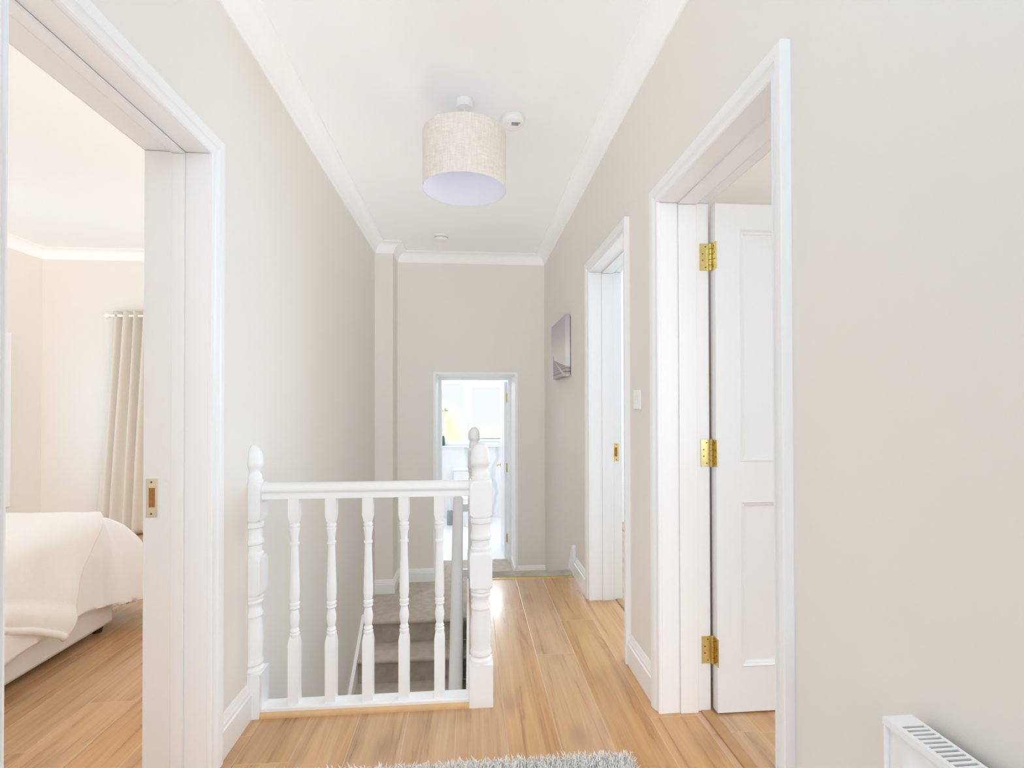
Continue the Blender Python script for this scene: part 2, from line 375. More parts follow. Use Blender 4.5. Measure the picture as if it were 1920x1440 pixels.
# ceilings
struct(MB().box(-4.2, 3.4, -6.8, 5.4, ZC, ZC+0.1), 'ceiling', M['ceil'], 'smooth white ceiling over landing and rooms', 'ceiling')
struct(MB().box(-1.1, 1.2, YBB, 7.95, 1.95, 2.05), 'ceiling_bathroom', M['ceil'], 'white bathroom ceiling', 'ceiling')

def wall_y(mb, x0, x1, y0, y1, z0, z1, holes):
    """wall slab along Y with holes (ya, yb, za, zb)"""
    y = y0
    for ya, yb, za, zb in sorted(holes):
        mb.box(x0, x1, y, ya, z0, z1)
        if za > z0: mb.box(x0, x1, ya, yb, z0, za)
        if zb < z1: mb.box(x0, x1, ya, yb, zb, z1)
        y = yb
    mb.box(x0, x1, y, y1, z0, z1)
def wall_x(mb, y0, y1, x0, x1, z0, z1, holes):
    x = x0
    for xa, xb, za, zb in sorted(holes):
        mb.box(x, xa, y0, y1, z0, z1)
        if za > z0: mb.box(xa, xb, y0, y1, z0, za)
        if zb < z1: mb.box(xa, xb, y0, y1, zb, z1)
        x = xb
    mb.box(x, x1, y0, y1, z0, z1)
b = MB(); wall_y(b, XR, XRB, -6.6, 3.60, 0, ZC, [(D1[0]-T, D1[1]+T, 0, D1[2]+T), (D2[0]-T, D2[1]+T, 0, D2[2]+T)]); b.box(XR, XRB, 3.60, YB, -2.8, ZC)
struct(b, 'wall_right', M['wall'], 'beige wall with two doorways on the right of the landing', 'wall')
b = MB(); wall_y(b, XLB, XL, -6.6, 2.06, 0, ZC, [(D3[0]-T, D3[1]+T, 0, D3[2]+T)]); b.box(XLB, XL, 2.06, YB, -2.8, ZC)
struct(b, 'wall_left', M['wall'], 'beige wall on the left beside the stairwell', 'wall')
b = MB(); wall_x(b, YB, YBB, XLB, XRB, -2.8, ZC, [(-0.329, 0.470, ZL-0.21, 1.524)])
struct(b, 'wall_end', M['wall'], 'beige end wall around the bathroom doorway', 'wall')
struct(MB().box(XL, -0.690, 4.76, YB, ZL, ZC), 'wall_pier', M['wall'], 'narrow beige pier in the far left corner', 'wall')
b = MB(); wall_x(b, -6.8, -6.6, XLB, XRB, 0, ZC, [(-0.78, 0.68, 0.25, 2.55)])
struct(b, 'wall_front', M['wall'], 'beige wall with an added light opening behind the viewpoint', 'wall')
b = MB(); wall_x(b, 5.2, 5.4, -4.2, XLB, 0, ZC, [(-2.9, -1.5, 0.75, 2.05)])
struct(b, 'wall_bedroom_far', M['wall'], 'beige bedroom wall behind the curtain', 'wall')
b = MB(); wall_y(b, -4.2, -4.03, 0.2, 5.2, 0, ZC, [(3.40, 4.80, 0.40, 1.80)])
struct(b, 'wall_bedroom_left', M['wall'], 'beige bedroom wall left of the corner', 'wall')
struct(MB().box(-4.2, XLB, 0.0, 0.2, 0, ZC), 'wall_bedroom_near', M['wall'], 'beige bedroom wall behind the bed head', 'wall')
b = MB(); b.box(XRB, 3.4, 2.20, 2.30, 0, ZC)
struct(b, 'wall_partition', M['wall'], 'beige partition wall seen above the open panelled door', 'wall')
b = MB(); wall_y(b, 3.2, 3.4, -0.8, 5.4, 0, ZC, [(3.25, 4.75, 0.75, 2.05)]); wall_x(b, -0.8, -0.6, XRB, 3.2, 0, ZC, [(1.4, 3.0, 0.7, 2.1)]); b.box(XRB, 3.2, 5.2, 5.4, 0, ZC)
struct(b, 'wall_rooms_right', M['wall'], 'outer wall with added light openings of the two right hand rooms', 'wall')
b = MB(); wall_x(b, 7.86, 8.02, -1.1, 1.2, -0.75, 2.0, [(-0.62, 0.60, 0.60, 1.63)])
b.box(-1.1, -1.0, YBB, 7.86, -0.75, 2.0).box(1.1, 1.2, YBB, 7.86, -0.75, 2.0)
struct(b, 'wall_bathroom', M['marble'], 'white marble tiled bathroom walls', 'wall')
b = MB().box(0.0, 0.03, 2.135, 4.17, -2.8, -0.25).box(XL, 0.0, 2.10, 2.135, -2.8, -0.25)
struct(b, 'wall_stairwell', M['wall'], 'beige wall below the landing floor in the stairwell', 'wall')
# fascia boards at the stairwell edge
b = MB().box(-0.012, 0.0, 2.135, 3.60, -0.27, -0.0)
struct(b, 'trim_1', M['gloss'], 'white fascia board at the edge of the stairwell', 'trim')

# mitred runs along the walls: profile (offset from wall, height)
def run(mb, path, prof, flip=False):
    pts = [Vector((p[0], p[1], 0)) for p in path]; rings = []
    for i, p in enumerate(pts):
        n = []
        for a, c in ((i-1, i), (i, i+1)):
            if a < 0 or c >= len(pts): continue
            t = (pts[c]-pts[a]).normalized(); n.append(Vector((-t.y, t.x, 0))*(-1 if flip else 1))
        mt_ = n[0] if len(n) == 1 else (n[0]+n[1])/(1+n[0].dot(n[1]))
        rings.append([(p.x+mt_.x*o, p.y+mt_.y*o, z) for o, z in prof])
    mb.sweep(rings)
arc = [(0.012+0.078*(1-math.cos(a)), 2.612+0.078*math.sin(a)) for a in [PI/2*k/8 for k in range(9)]]
cove = [(0, 2.606), (0.008, 2.606), (0.012, 2.612)] + arc[1:] + [(0.094, 2.692), (0.096, 2.6995), (0, 2.6995)]
b = MB(); run(b, [(XR, -6.6), (XR, YB), (-0.69, YB), (-0.69, 4.76), (XL, 4.76), (XL, -6.6)], cove)
struct(b, 'trim_2', M['cove'], 'white coved cornice around the landing ceiling', 'cornice', smooth=True, angle=35)
b = MB(); run(b, [(XLB, 5.2), (-4.03, 5.2), (-4.03, 0.2)], cove)
struct(b, 'trim_3', M['cove'], 'white coved cornice around the bedroom ceiling', 'cornice', smooth=True, angle=35)
def skirt(z, h=0.14, t=0.018):
    return [(0, z), (t, z), (t, z+h*0.68), (t*0.72, z+h*0.71), (t*0.72, z+h*0.80), (t*0.5, z+h*0.84), (t*0.4, z+h*0.94), (t*0.16, z+h), (0, z+h)]
def skirting(n, pts, z, label, h=0.14):
    b = MB(); run(b, pts, skirt(z, h)); return struct(b, n, M['gloss'], label, 'skirting board', smooth=True, angle=30)
skirting('baseboard_right', [(XR, 2.019), (XR, 2.344)], 0, 'white moulded skirting board between the two right hand doorways')
skirting('baseboard_right_far', [(XR, 3.186), (XR, 3.575)], 0, 'short white skirting board beyond the far right doorway')
skirting('baseboard_right_near', [(XR, -6.6), (XR, 1.135)], 0, 'white skirting board behind the radiator')
skirting('baseboard_left', [(XL, 2.060), (XL, 1.821)], 0, 'short white skirting board between bedroom doorway and newel post')
skirting('baseboard_left_near', [(XL, 0.939), (XL, -6.6)], 0, 'white skirting board left of the viewpoint')
skirting('baseboard_end', [(-0.34, YB), (-0.69, YB), (-0.69, 4.76), (XL, 4.76)], ZL, 'white skirting board around the pier and end wall', 0.125)
skirting('baseboard_end_right', [(XR, YB), (0.482, YB)], ZL, 'white skirting board right of the bathroom doorway', 0.125)
skirting('baseboard_reveal', [(0.470, 5.062), (0.470, 5.555)], ZL, 'white skirting board inside the bathroom doorway reveal', 0.125)
skirting('baseboard_bedroom', [(XLB, 5.2), (-4.03, 5.2), (-4.03, 0.2)], 0, 'white skirting board along the bedroom walls')
# wall strings of the stairs
b = MB().prism([(3.582, 0.0), (3.582, 0.20), (3.60, 0.215), (3.64, 0.20), (3.80, -0.03), (4.18, -0.36), (4.18, -0.50), (3.582, -0.25)], XR-0.020, XR, lambda a, c, h: (h, a, c))
struct(b, 'trim_4', M['gloss'], 'white stair string curving down the right wall beside the carpet edge', 'trim', bevel=0.003)
sl = 0.757
b = MB().prism([(4.20, -0.46), (4.20, -0.70), (2.14, -0.70-sl*2.06), (2.14, -0.46-sl*2.06)], XL, XL+0.026, lambda a, c, h: (h, a, c))
struct(b, 'trim_5', M['gloss'], 'white sloping stair string on the left wall', 'trim', bevel=0.003)
# bead around the end opening
b = MB()
for t0, t1, tt in ((0.0, 0.014, 0.008),):
    P0 = [(-0.329-t1, ZL), (-0.329-t1, 1.524+t1), (0.470+t1, 1.524+t1), (0.470+t1, ZL)]; P1 = [(-0.329, ZL), (-0.329, 1.524), (0.470, 1.524), (0.470, ZL)]
    b.sweep([[(p[0], YB, p[1]), (p[0], YB-tt, p[1]), (q[0], YB-tt, q[1]), (q[0], YB+0.02, q[1])] for p, q in zip(P0, P1)])
    
struct(b, 'trim_6', M['cove'], 'thin pale bead around the end doorway', 'trim')
b = MB().box(-0.329, -0.321, YB, 5.56, ZL, 1.524).box(0.462, 0.470, YB, 5.56, ZL, 1.524).box(-0.321, 0.462, YB, 5.56, 1.516, 1.524)
struct(b, 'trim_7', M['cove'], 'white reveal lining inside the end doorway', 'trim')

# ---------------------------------------------------------------- doorways
PROF = [(0.0, 0.0), (0.0, 0.010), (0.004, 0.014), (0.008, 0.014), (0.011, 0.011), (0.018, 0.013), (0.026, 0.018), (0.029, 0.0215), (0.032, 0.0195), (0.040, 0.024), (0.057, 0.0255), (0.060, 0.0235), (0.060, 0.0)]
def doorway(name, face, back, d, label, strike_y=None, far_hinge=False):
    y0, y1, zh = d; s = -1 if face > 0 else 1          # s points into the corridor
    root = empty(name, (face, (y0+y1)/2, 0), label, 'doorway', kind='structure')
    b = MB(); rings = [[], [], [], []]
    for u, t in PROF:
        X = face+s*t
        rings[0].append((X, y0-u, 0)); rings[1].append((X, y0-u, zh+u)); rings[2].append((X, y1+u, zh+u)); rings[3].append((X, y1+u, 0))
    b.sweep(rings); b.build('architrave', M['gloss'], root, smooth=True, angle=25)
    def slab(name, xa, xb, inset, z0=0):
        b = MB(); xa, xb = sorted((xa, xb)); o = -inset
        b.box(xa, xb, y0-T, y0+inset, 0, zh-inset).box(xa, xb, y1-inset, y1+T, 0, zh-inset).box(xa, xb, y0-T, y1+T, zh-inset, zh+T)
        return b.build(name, M['gloss'], root, bevel=0.0015)
    L_ = abs(back-face); q = (1 if back > face else -1)
    slab('lining', face, face+q*L_*0.36, 0.0)
    slab('door_stop', face+q*L_*0.36, face+q*L_*0.72 if face > 0 else face+q*L_*0.55, 0.007)
    slab('rebate_lining', face+q*(L_*0.72 if face > 0 else L_*0.55)+q*0.0005, back, -0.004)
    return root
def strike(root, xc, y, zc, w=0.030, h=0.122, gap_side=1, mat='brass'):
    """brass keep let into a jamb that faces -Y"""
    b = MB().box(xc-w/2, xc+w/2, y-0.003, y+0.0005, zc-h/2, zc+h/2)
    k = b.build('strike_plate', M[mat], root, bevel=0.001); k['label'] = 'brass strike plate'
    b = MB().box(xc-w*0.05*gap_side-w*0.26, xc-w*0.05*gap_side+w*0.26, y-0.0036, y-0.0028, zc-h*0.24, zc+h*0.26); b.build('mortice', M['mortice'], k)
    b = MB()
    for zz in (zc-h*0.41, zc+h*0.41): b.lathe((xc, y-0.0032, zz), [(0.0032, -0.0006), (0.0032, 0.0004)], 10, 'Y')
    b.build('screw', M['screw'], k)
    return k
door1 = doorway('door_1', XR, XRB, D1, 'white right hand doorway nearest, with a panelled door open on brass hinges')
door2 = doorway('door_2', XR, XRB, D2, 'white right hand doorway further along past the light switch')
door3 = doorway('door_3', XL, XLB, D3, 'white doorway on the left opening into the bedroom')
strike(door3, -1.030, D3[1]+0.004, 0.911, 0.036, 0.126, -1, 'keep')
strike(door2, 0.917, D2[1]+0.004, 0.917, 0.034, 0.112, 1)

def hinge(parent, x, yj, z0, z1, name='hinge'):
    """jamb leaf on the face at y=yj, knuckle at x, door leaf on the door's edge"""
    hz = z1-z0
    b = MB().box(x-0.042, x-0.002, yj-0.0025, yj+0.0005, z0, z1).box(x+0.0045, x+0.0085, yj-0.040, yj-0.006, z0, z1)
    hg = b.build(name, M['brass'], parent, bevel=0.0008); hg['label'] = 'brass butt hinge'
    b = MB()
    for k in range(5):
        za, zb = z0+hz*k/5+0.0008, z0+hz*(k+1)/5-0.0008
        b.lathe((x, yj-0.0055, 0), [(0.0055, za), (0.0064, za+0.001), (0.0064, zb-0.001), (0.0055, zb)], 14)
    b.lathe((x, yj-0.0055, 0), [(0.003, z0-0.003), (0.0048, z0-0.001), (0.003, z0+0.001), (0.003, z1), (0.0048, z1+0.001), (0.003, z1+0.003)], 12)
    kn = b.build('knuckle', M['brass'], hg, smooth=True)
    b = MB()
    for q, (fx, fz) in enumerate(((0.018, 0.12), (0.030, 0.38), (0.030, 0.62), (0.018, 0.88))):
        b.lathe((x-fx, yj-0.0028, z0+hz*fz), [(0.0028, -0.0004), (0.0028, 0.0004)], 10, 'Y')
        b.lathe((x+0.0043, yj-0.012-fx*0.6, z0+hz*fz), [(0.0028, -0.0004), (0.0028, 0.0004)], 10, 'X')
    b.build('screw', M['screw'], hg)
    return hg
# open four panel door in the near right doorway
LX0, LX1, LY0, LY1, LZ0, LZ1 = 0.967, 1.712, 1.930, 1.972, 0.007, 2.004
cols = [(1.066, 1.292), (1.387, 1.613)]; rows = [(0.183, 0.831), (0.986, 1.903)]
b = MB()
xs = [LX0, cols[0][0], cols[0][1], cols[1][0], cols[1][1], LX1]; zs = [LZ0, rows[0][0], rows[0][1], rows[1][0], rows[1][1], LZ1]
for i in range(5):
    for j in range(5):
        if i in (1, 3) and j in (1, 3):
            b.box(xs[i], xs[i+1], LY0+0.011, LY1-0.011, zs[j], zs[j+1])
        else: b.box(xs[i], xs[i+1], LY0, LY1, zs[j], zs[j+1])
bmesh.ops.remove_doubles(b.bm, verts=b.bm.verts, dist=1e-6)
# drop the hidden faces between the blocks
seen = {}
for f in list(b.bm.faces): seen.setdefault(tuple(round(c, 5) for c in f.calc_center_median()), []).append(f)
bmesh.ops.delete(b.bm, geom=[f for fs in seen.values() if len(fs) > 1 for f in fs], context='FACES_ONLY')
leaf = b.build('door_leaf', M['door'], door1, bevel=0.0015)
def panel_mould(x0, x1, z0, z1, yf, s):
    """moulding inside one panel; s=-1 on the -Y face"""
    b = MB(); pr = [(0.0, 0.0), (0.004, -0.003), (0.009, 0.003), (0.016, 0.005), (0.019, 0.0095), (0.024, 0.0108)]
    rings = []
    for ins, dep in pr:
        y = yf - s*dep
        rings.append([(x0+ins, y, z0+ins), (x1-ins, y, z0+ins), (x1-ins, y, z1-ins), (x0+ins, y, z1-ins)])
    b.sweep(rings, caps=False)
    i2 = 0.045
    r1 = [(x0+i2, yf-s*0.0105, z0+i2), (x1-i2, yf-s*0.0105, z0+i2), (x1-i2, yf-s*0.0105, z1-i2), (x0+i2, yf-s*0.0105, z1-i2)]
    return b.build('panel_moulding', M['door'], leaf)
for cx in cols:
    for rz in rows: panel_mould(cx[0], cx[1], rz[0], rz[1], LY0, -1)
for z0, z1 in ((0.188, 0.296), (0.966, 1.073), (1.745, 1.853)): hinge(door1, 0.960, D1[1]+0.004, z0, z1)
b = MB().box(0.912, 0.956, D1[0], D1[1], -0.002, 0.007)
tag(b.build('threshold_bar', M['threshold'], None, bevel=0.003), 'dark oak threshold bar under the open panelled door', 'threshold')
b = MB().box(0.912, 0.956, D2[0], D2[1], -0.002, 0.007)
tag(b.build('threshold_bar', M['threshold'], None, bevel=0.003), 'dark oak threshold bar in the far right doorway', 'threshold')

# bathroom doorway at the end
d4 = empty('door_4', (0.07, 5.62, ZL), 'white bathroom doorway at the far end with its door swung open', 'doorway', kind='structure')
b = MB().box(-0.329, -0.290, 5.56, YBB, ZL, 1.524).box(0.430, 0.470, 5.56, YBB, ZL, 1.524).box(-0.290, 0.430, 5.56, YBB, 1.488, 1.524)
b.build('door_frame', M['gloss'], d4, bevel=0.002)
b = MB().box(0.398, 0.438, 5.715, 6.42, ZL+0.008, 1.480)
lf = b.build('door_leaf', M['door'], d4, bevel=0.002)
for z0, z1 in ((-0.315, -0.215), (0.465, 0.565), (1.245, 1.345)):
    b = MB().box(0.4265, 0.430, 5.640, 5.699, z0, z1); b.lathe((0.424, 5.704, 0), [(0.006, z0), (0.006, z1)], 12)
    h = b.build('hinge', M['brass'], d4)
b = MB().lathe((0.398, 6.35, 0.475), [(0.026, 0.0), (0.026, -0.006), (0.009, -0.010), (0.009, -0.045), (0.0095, -0.050)], 16, 'X').tube([(0.352, 6.35, 0.475), (0.350, 6.30, 0.475), (0.350, 6.25, 0.474)], 0.0085)
b.build('door_handle', M['brass'], lf, smooth=True)

# ---------------------------------------------------------------- windows
wn = empty('window_1', (0, 7.87, 0.60), 'white framed frosted bathroom window with a tall casement', 'window', kind='structure')
Yw0, Yw1 = 7.872, 7.93
b = MB().box(-0.62, 0.60, Yw0, Yw1, 0.60, 0.652).box(-0.62, 0.60, Yw0, Yw1, 1.545, 1.63).box(-0.62, -0.57, Yw0, Yw1, 0.652, 1.545).box(0.555, 0.60, Yw0, Yw1, 0.652, 1.545).box(-0.078, 0.002, Yw0, Yw1, 0.652, 1.545)
b.build('window_frame', M['upvc'], wn, bevel=0.004)
b = MB().box(0.004, 0.553, Yw0-0.016, Yw0+0.04, 0.655, 0.700).box(0.004, 0.553, Yw0-0.016, Yw0+0.04, 1.487, 1.542).box(0.004, 0.052, Yw0-0.016, Yw0+0.04, 0.700, 1.487).box(0.495, 0.553, Yw0-0.016, Yw0+0.04, 0.700, 1.487)
sash = b.build('casement', M['upvc'], wn, bevel=0.004)
MB().box(0.052, 0.495, Yw0+0.010, Yw0+0.016, 0.700, 1.487).build('pane', M['frost'], sash)
MB().box(-0.57, -0.078, Yw0+0.02, Yw0+0.026, 0.652, 1.545).build('pane', M['frost'], wn)
MB().box(0.148, 0.162, Yw0-0.034, Yw0-0.016, 0.672, 0.76).build('window_handle', M['grey'], sash, bevel=0.003)
MB().box(-0.66, 0.64, 7.80, Yw0, 0.575, 0.600).build('window_sill', M['upvc'], wn, bevel=0.005)
w2 = empty('window_2', (-4.03, 4.1, 0.40), 'white framed bedroom window on the left wall, seen edge on', 'window', kind='structure')
b = MB().box(-4.10, -4.012, 4.74, 4.86, 0.33, 1.86).box(-4.10, -4.012, 3.34, 3.46, 0.33, 1.86).box(-4.10, -4.012, 3.46, 4.74, 1.76, 1.86).box(-4.10, -4.0, 3.46, 4.74, 0.33, 0.43)
b.build('window_frame', M['upvc'], w2, bevel=0.004)
MB().box(-4.075, -4.070, 3.46, 4.74, 0.43, 1.76).build('pane', M['glass'], w2)
# outside the frosted window
b = MB()
for k in range(26):
    c = Vector((-0.62+random.uniform(-0.45, 0.36), 8.9+random.uniform(-0.3, 0.3), -0.6+random.uniform(0, 1.75)))
    mm = bmesh.ops.create_icosphere(b.bm, subdivisions=2, radius=random.uniform(0.18, 0.32), matrix=Matrix.Translation(c))
    for v in mm['verts']: v.co += Vector((random.uniform(-1, 1), random.uniform(-1, 1), random.uniform(-1, 1)))*0.04
tag(b.build('shrub', M['shrub'], None), 'yellow leaved shrub blurred behind the frosted left pane', 'shrub')
struct(MB().box(-5, 5, 12.0, 12.2, -0.9, 0.5), 'wall_garden', M['ground'], 'pale garden wall outside the bathroom window', 'wall')
struct(MB().box(-5, 5, 8.02, 14, -1.0, -0.9), 'ground_outside', M['ground'], 'pale paving outside the bathroom window', 'ground')

# ---------------------------------------------------------------- staircase
st = empty('staircase', (-0.43, 4.17, ZL), 'taupe carpeted staircase going down to the left from the half landing', 'staircase')
b = MB()
def step_prof(y, z, depth, rise):
    """nosing faces -Y at y; returns outline (y, z)"""
    r = 0.018
    p = [(y+depth, z), (y+r, z)] + [(y+r-r*math.sin(a), z-r+r*math.cos(a)) for a in [PI*k/8 for k in range(1, 9)]]
    p += [(y+0.026, z-2*r-0.01), (y+0.034, z-rise), (y+depth, z-rise)]
    return p
RISE, GO = 0.187, 0.247
b.prism(step_prof(4.150, ZL, YB-4.150-0.001, RISE), XL+0.001, XR-0.001, lambda a, c, h: (h, a, c))
b.box(-0.321, 0.462, YB-0.001, YBB, ZL-0.2, ZL)
b.build('half_landing', M['carpet'], st, smooth=True, angle=50)
for k in range(1, 9):
    b = MB().prism(step_prof(4.150-GO*k, ZL-RISE*k, GO+0.030, RISE), XL+0.027, -0.001, lambda a, c, h: (h, a, c))
    b.build('step', M['carpet'], st, smooth=True, angle=50)
for z1, ye in ((-0.167, 3.93), (-0.333, 4.145)):
    b = MB().box(0.031, XR-0.021, 3.601, ye, z1-0.167, z1); b.build('step', M['carpet'], st, bevel=0.015)
# carpet edge of the landing and its brass bar
b = MB(); pr = [(3.588, -0.004), (3.588, 0.006), (3.595, 0.013), (3.62, 0.015), (3.690, 0.014), (3.715, 0.006), (3.724, -0.012), (3.722, -0.04), (3.60, -0.16), (3.60, -0.004)]
b.prism(pr, 0.031, XR-0.021, lambda a, c, h: (h, a, c)); b.build('carpet_nosing', M['carpet'], st, smooth=True, angle=60)
b = MB().prism([(3.556, 0.0), (3.560, 0.004), (3.570, 0.006), (3.582, 0.005), (3.587, 0.0)], 0.100, XR-0.020, lambda a, c, h: (h, a, c))
tag(b.build('carpet_bar', M['brass'], None, smooth=True, angle=60), 'brass bar where the oak floor meets the carpet', 'threshold')

# ---------------------------------------------------------------- balustrades
def zpx(yp, yw): return CAMH - (yp-761.5)*yw/FPX*1.0
NEWEL = [  # (kind, z0, z1, ...) built from photograph heights
]
def newel(mb, cx, cyy, zb=0.0, long_base=True):
    hb = 0.0455
    def block(z0, z1, h, ch=0.012):
        # square block whose corners are turned away at both ends
        c = 0.004
        def ring(z, q, cc): 
            pts = []
            for sx, sy in ((1, -1), (1, 1), (-1, 1), (-1, -1)):
                a, d = (q-cc, q) if True else (0, 0)
                if (sx, sy) == (1, -1): pts += [(q-cc, -q), (q, -q+cc)]
                elif (sx, sy) == (1, 1): pts += [(q, q-cc), (q-cc, q)]
                elif (sx, sy) == (-1, 1): pts += [(-q+cc, q), (-q, q-cc)]
                else: pts += [(-q, -q+cc), (-q+cc, -q)]
            return [(cx+x, cyy+y, z) for x, y in pts]
        mb.sweep([ring(z0, h*0.93, h*0.36), ring(z0+ch*0.5, h*0.985, h*0.2), ring(z0+ch, h, h*0.10), ring(z0+ch*1.6, h, 0.003), ring(z1-ch*1.6, h, 0.003), ring(z1-ch, h, h*0.10), ring(z1-ch*0.5, h*0.985, h*0.2), ring(z1, h*0.93, h*0.36)])
    mb.box(cx-0.048, cx+0.048, cyy-0.048, cyy+0.048, zb, 0.168)
    block(0.468, 0.618, hb); block(0.757, 0.906, hb)
    mb.lathe((cx, cyy, 0), [(0.043, 0.168), (0.0445, 0.172), (0.0445, 0.180), (0.0385, 0.188), (0.0385, 0.193), (0.0435, 0.200), (0.0440, 0.208), (0.041, 0.216), (0.0395, 0.224), (0.0415, 0.250), (0.0425, 0.290), (0.0405, 0.340), (0.0370, 0.378), (0.0375, 0.381), (0.0405, 0.386), (0.0405, 0.393), (0.0365, 0.402), (0.0335, 0.416), (0.0345, 0.428), (0.0395, 0.436), (0.0405, 0.442), (0.038, 0.447), (0.038, 0.451), (0.0425, 0.456), (0.0425, 0.464), (0.040, 0.470)], 40)
    mb.lathe((cx, cyy, 0), [(0.040, 0.616), (0.0425, 0.622), (0.0425, 0.630), (0.0375, 0.636), (0.0365, 0.652), (0.0375, 0.662), (0.0425, 0.668), (0.0435, 0.676), (0.041, 0.684), (0.0375, 0.690), (0.037, 0.718), (0.0385, 0.728), (0.0435, 0.734), (0.0435, 0.746), (0.040, 0.752), (0.040, 0.760)], 40)
def finial(mb, cx, cyy):
    mb.lathe((cx, cyy, 0), [(0.038, 0.900), (0.0395, 0.908), (0.0395, 0.916), (0.036, 0.920), (0.0365, 0.930), (0.0335, 0.938), (0.029, 0.945), (0.0285, 0.953), (0.031, 0.960), (0.0365, 0.967), (0.0405, 0.975), (0.0415, 0.984), (0.0395, 0.990), (0.0400, 0.998), (0.0385, 1.012), (0.0345, 1.027), (0.0275, 1.041), (0.0175, 1.051), (0.0075, 1.0555), (0.0005, 1.0565)], 40)
BY = 2.108
bl = empty('landing_balustrade', (-0.40, BY, 0), 'white turned landing balustrade guarding the stairwell with its newel posts', 'balustrade')
b = MB(); newel(b, 0.049, BY); nw = b.build('newel_post', M['gloss'], bl, smooth=True, angle=30)
b = MB(); finial(b, 0.049, BY); b.build('finial', M['gloss'], nw, smooth=True, angle=30)
b = MB(); newel(b, 0.039, 3.69, -0.5); nw2 = b.build('newel_post', M['gloss'], bl, smooth=True, angle=30)
b = MB(); finial(b, 0.039, 3.69); b.build('finial', M['gloss'], nw2, smooth=True, angle=30)
def half(mb):
    bmesh.ops.bisect_plane(mb.bm, geom=mb.bm.verts[:]+mb.bm.edges[:]+mb.bm.faces[:], plane_co=(XL+0.0005, 0, 0), plane_no=(1, 0, 0), clear_inner=True)
    return mb
b = MB(); newel(b, XL, BY); nh = half(b).build('half_newel_post', M['gloss'], bl, smooth=True, angle=30)
b = MB(); finial(b, XL, BY); half(b).build('finial', M['gloss'], nh, smooth=True, angle=30)
HR = [(-0.024, 0.843), (0.024, 0.843), (0.025, 0.856), (0.021, 0.860), (0.021, 0.866), (0.030, 0.872), (0.032, 0.880), (0.030, 0.890), (0.023, 0.898), (0.012, 0.9035), (0.0, 0.905), (-0.012, 0.9035), (-0.023, 0.898), (-0.030, 0.890), (-0.032, 0.880), (-0.030, 0.872), (-0.021, 0.866), (-0.021, 0.860), (-0.025, 0.856)]
b = MB().prism(HR, XL+0.0455, 0.004, lambda a, c, h: (h, BY+a, c)); b.build('handrail', M['gloss'], bl, smooth=True, angle=50)
b = MB(); b.sweep([[(0.049+a, BY+0.045, c) for a, c in HR], [(0.039+a, 3.646, c) for a, c in HR]]); b.build('handrail', M['gloss'], bl, smooth=True, angle=50)
b = MB().box(XL+0.047, 0.002, BY-0.036, BY+0.034, 0.0, 0.034); b.build('base_rail', M['gloss'], bl, bevel=0.004)
b = MB().sweep([[(0.019, BY+0.047, 0), (0.079, BY+0.047, 0), (0.079, BY+0.047, 0.034), (0.019, BY+0.047, 0.034)], [(0.009, 3.645, 0), (0.069, 3.645, 0), (0.069, 3.645, 0.034), (0.009, 3.645, 0.034)]]); b.build('base_rail', M['gloss'], bl, bevel=0.004)
b = MB().prism([(-0.036, 0.0), (-0.048, 0.0), (-0.048, 0.008), (-0.045, 0.015), (-0.040, 0.019), (-0.036, 0.020)], XL+0.047, 0.001, lambda a, c, h: (h, BY+a, c)); o = b.build('oak_beading', M['oakstrip'], bl, smooth=True, angle=50); o['label'] = 'oak beading strip along the foot of the balustrade'
def baluster(cx, cyy, z0, z1, name='baluster', parent=None, low=0.30, high=0.745):
    mb = MB(); h = 0.0205
    def sq(z, q): return [(cx-q, cyy-q, z), (cx+q, cyy-q, z), (cx+q, cyy+q, z), (cx-q, cyy+q, z)]
    mb.sweep([sq(z0, h), sq(low-0.030, h), sq(low-0.006, h*0.80), sq(low, h*0.72)])
    mb.sweep([sq(high, h*0.72), sq(high+0.006, h*0.80), sq(high+0.026, h), sq(z1, h)])
    t = lambda k: low + (high-low)*k
    pr = [(0.0150, -0.03), (0.0178, -0.01), (0.0190, 0.000), (0.0190, 0.018), (0.0150, 0.024), (0.0150, 0.032), (0.0182, 0.040), (0.0165, 0.052), (0.0138, 0.068), (0.0165, 0.100), (0.0190, 0.135), (0.0185, 0.165), (0.0150, 0.205), (0.0132, 0.228), (0.0150, 0.232), (0.0188, 0.242), (0.0182, 0.252), (0.0150, 0.256), (0.0150, 0.262), (0.0190, 0.270), (0.0188, 0.288), (0.0150, 0.296), (0.0180, 0.325), (0.0192, 0.370), (0.0185, 0.440), (0.0168, 0.560), (0.0150, 0.680), (0.0138, 0.790), (0.0136, 0.803), (0.0178, 0.808), (0.0178, 0.824), (0.0140, 0.830), (0.0138, 0.860), (0.0150, 0.895), (0.0185, 0.925), (0.0192, 0.934), (0.0192, 0.950), (0.0152, 0.955), (0.0152, 0.960), (0.0190, 0.966), (0.0190, 0.982), (0.0160, 0.990), (0.0150, 1.03)]
    mb.lathe((cx, cyy, 0), [(r, t(k)) for r, k in pr], 24)
    return mb.build(name, M['gloss'], parent, smooth=True, angle=30)
for cx in (-0.6895, -0.5470, -0.4030, -0.2605, -0.1185): baluster(cx, BY-0.002, 0.030, 0.846, 'baluster', bl)
for k in range(10):
    f = (k+0.5)/10; baluster(0.049-0.010*f, BY+0.10+f*1.46, 0.030, 0.846, 'baluster', bl)

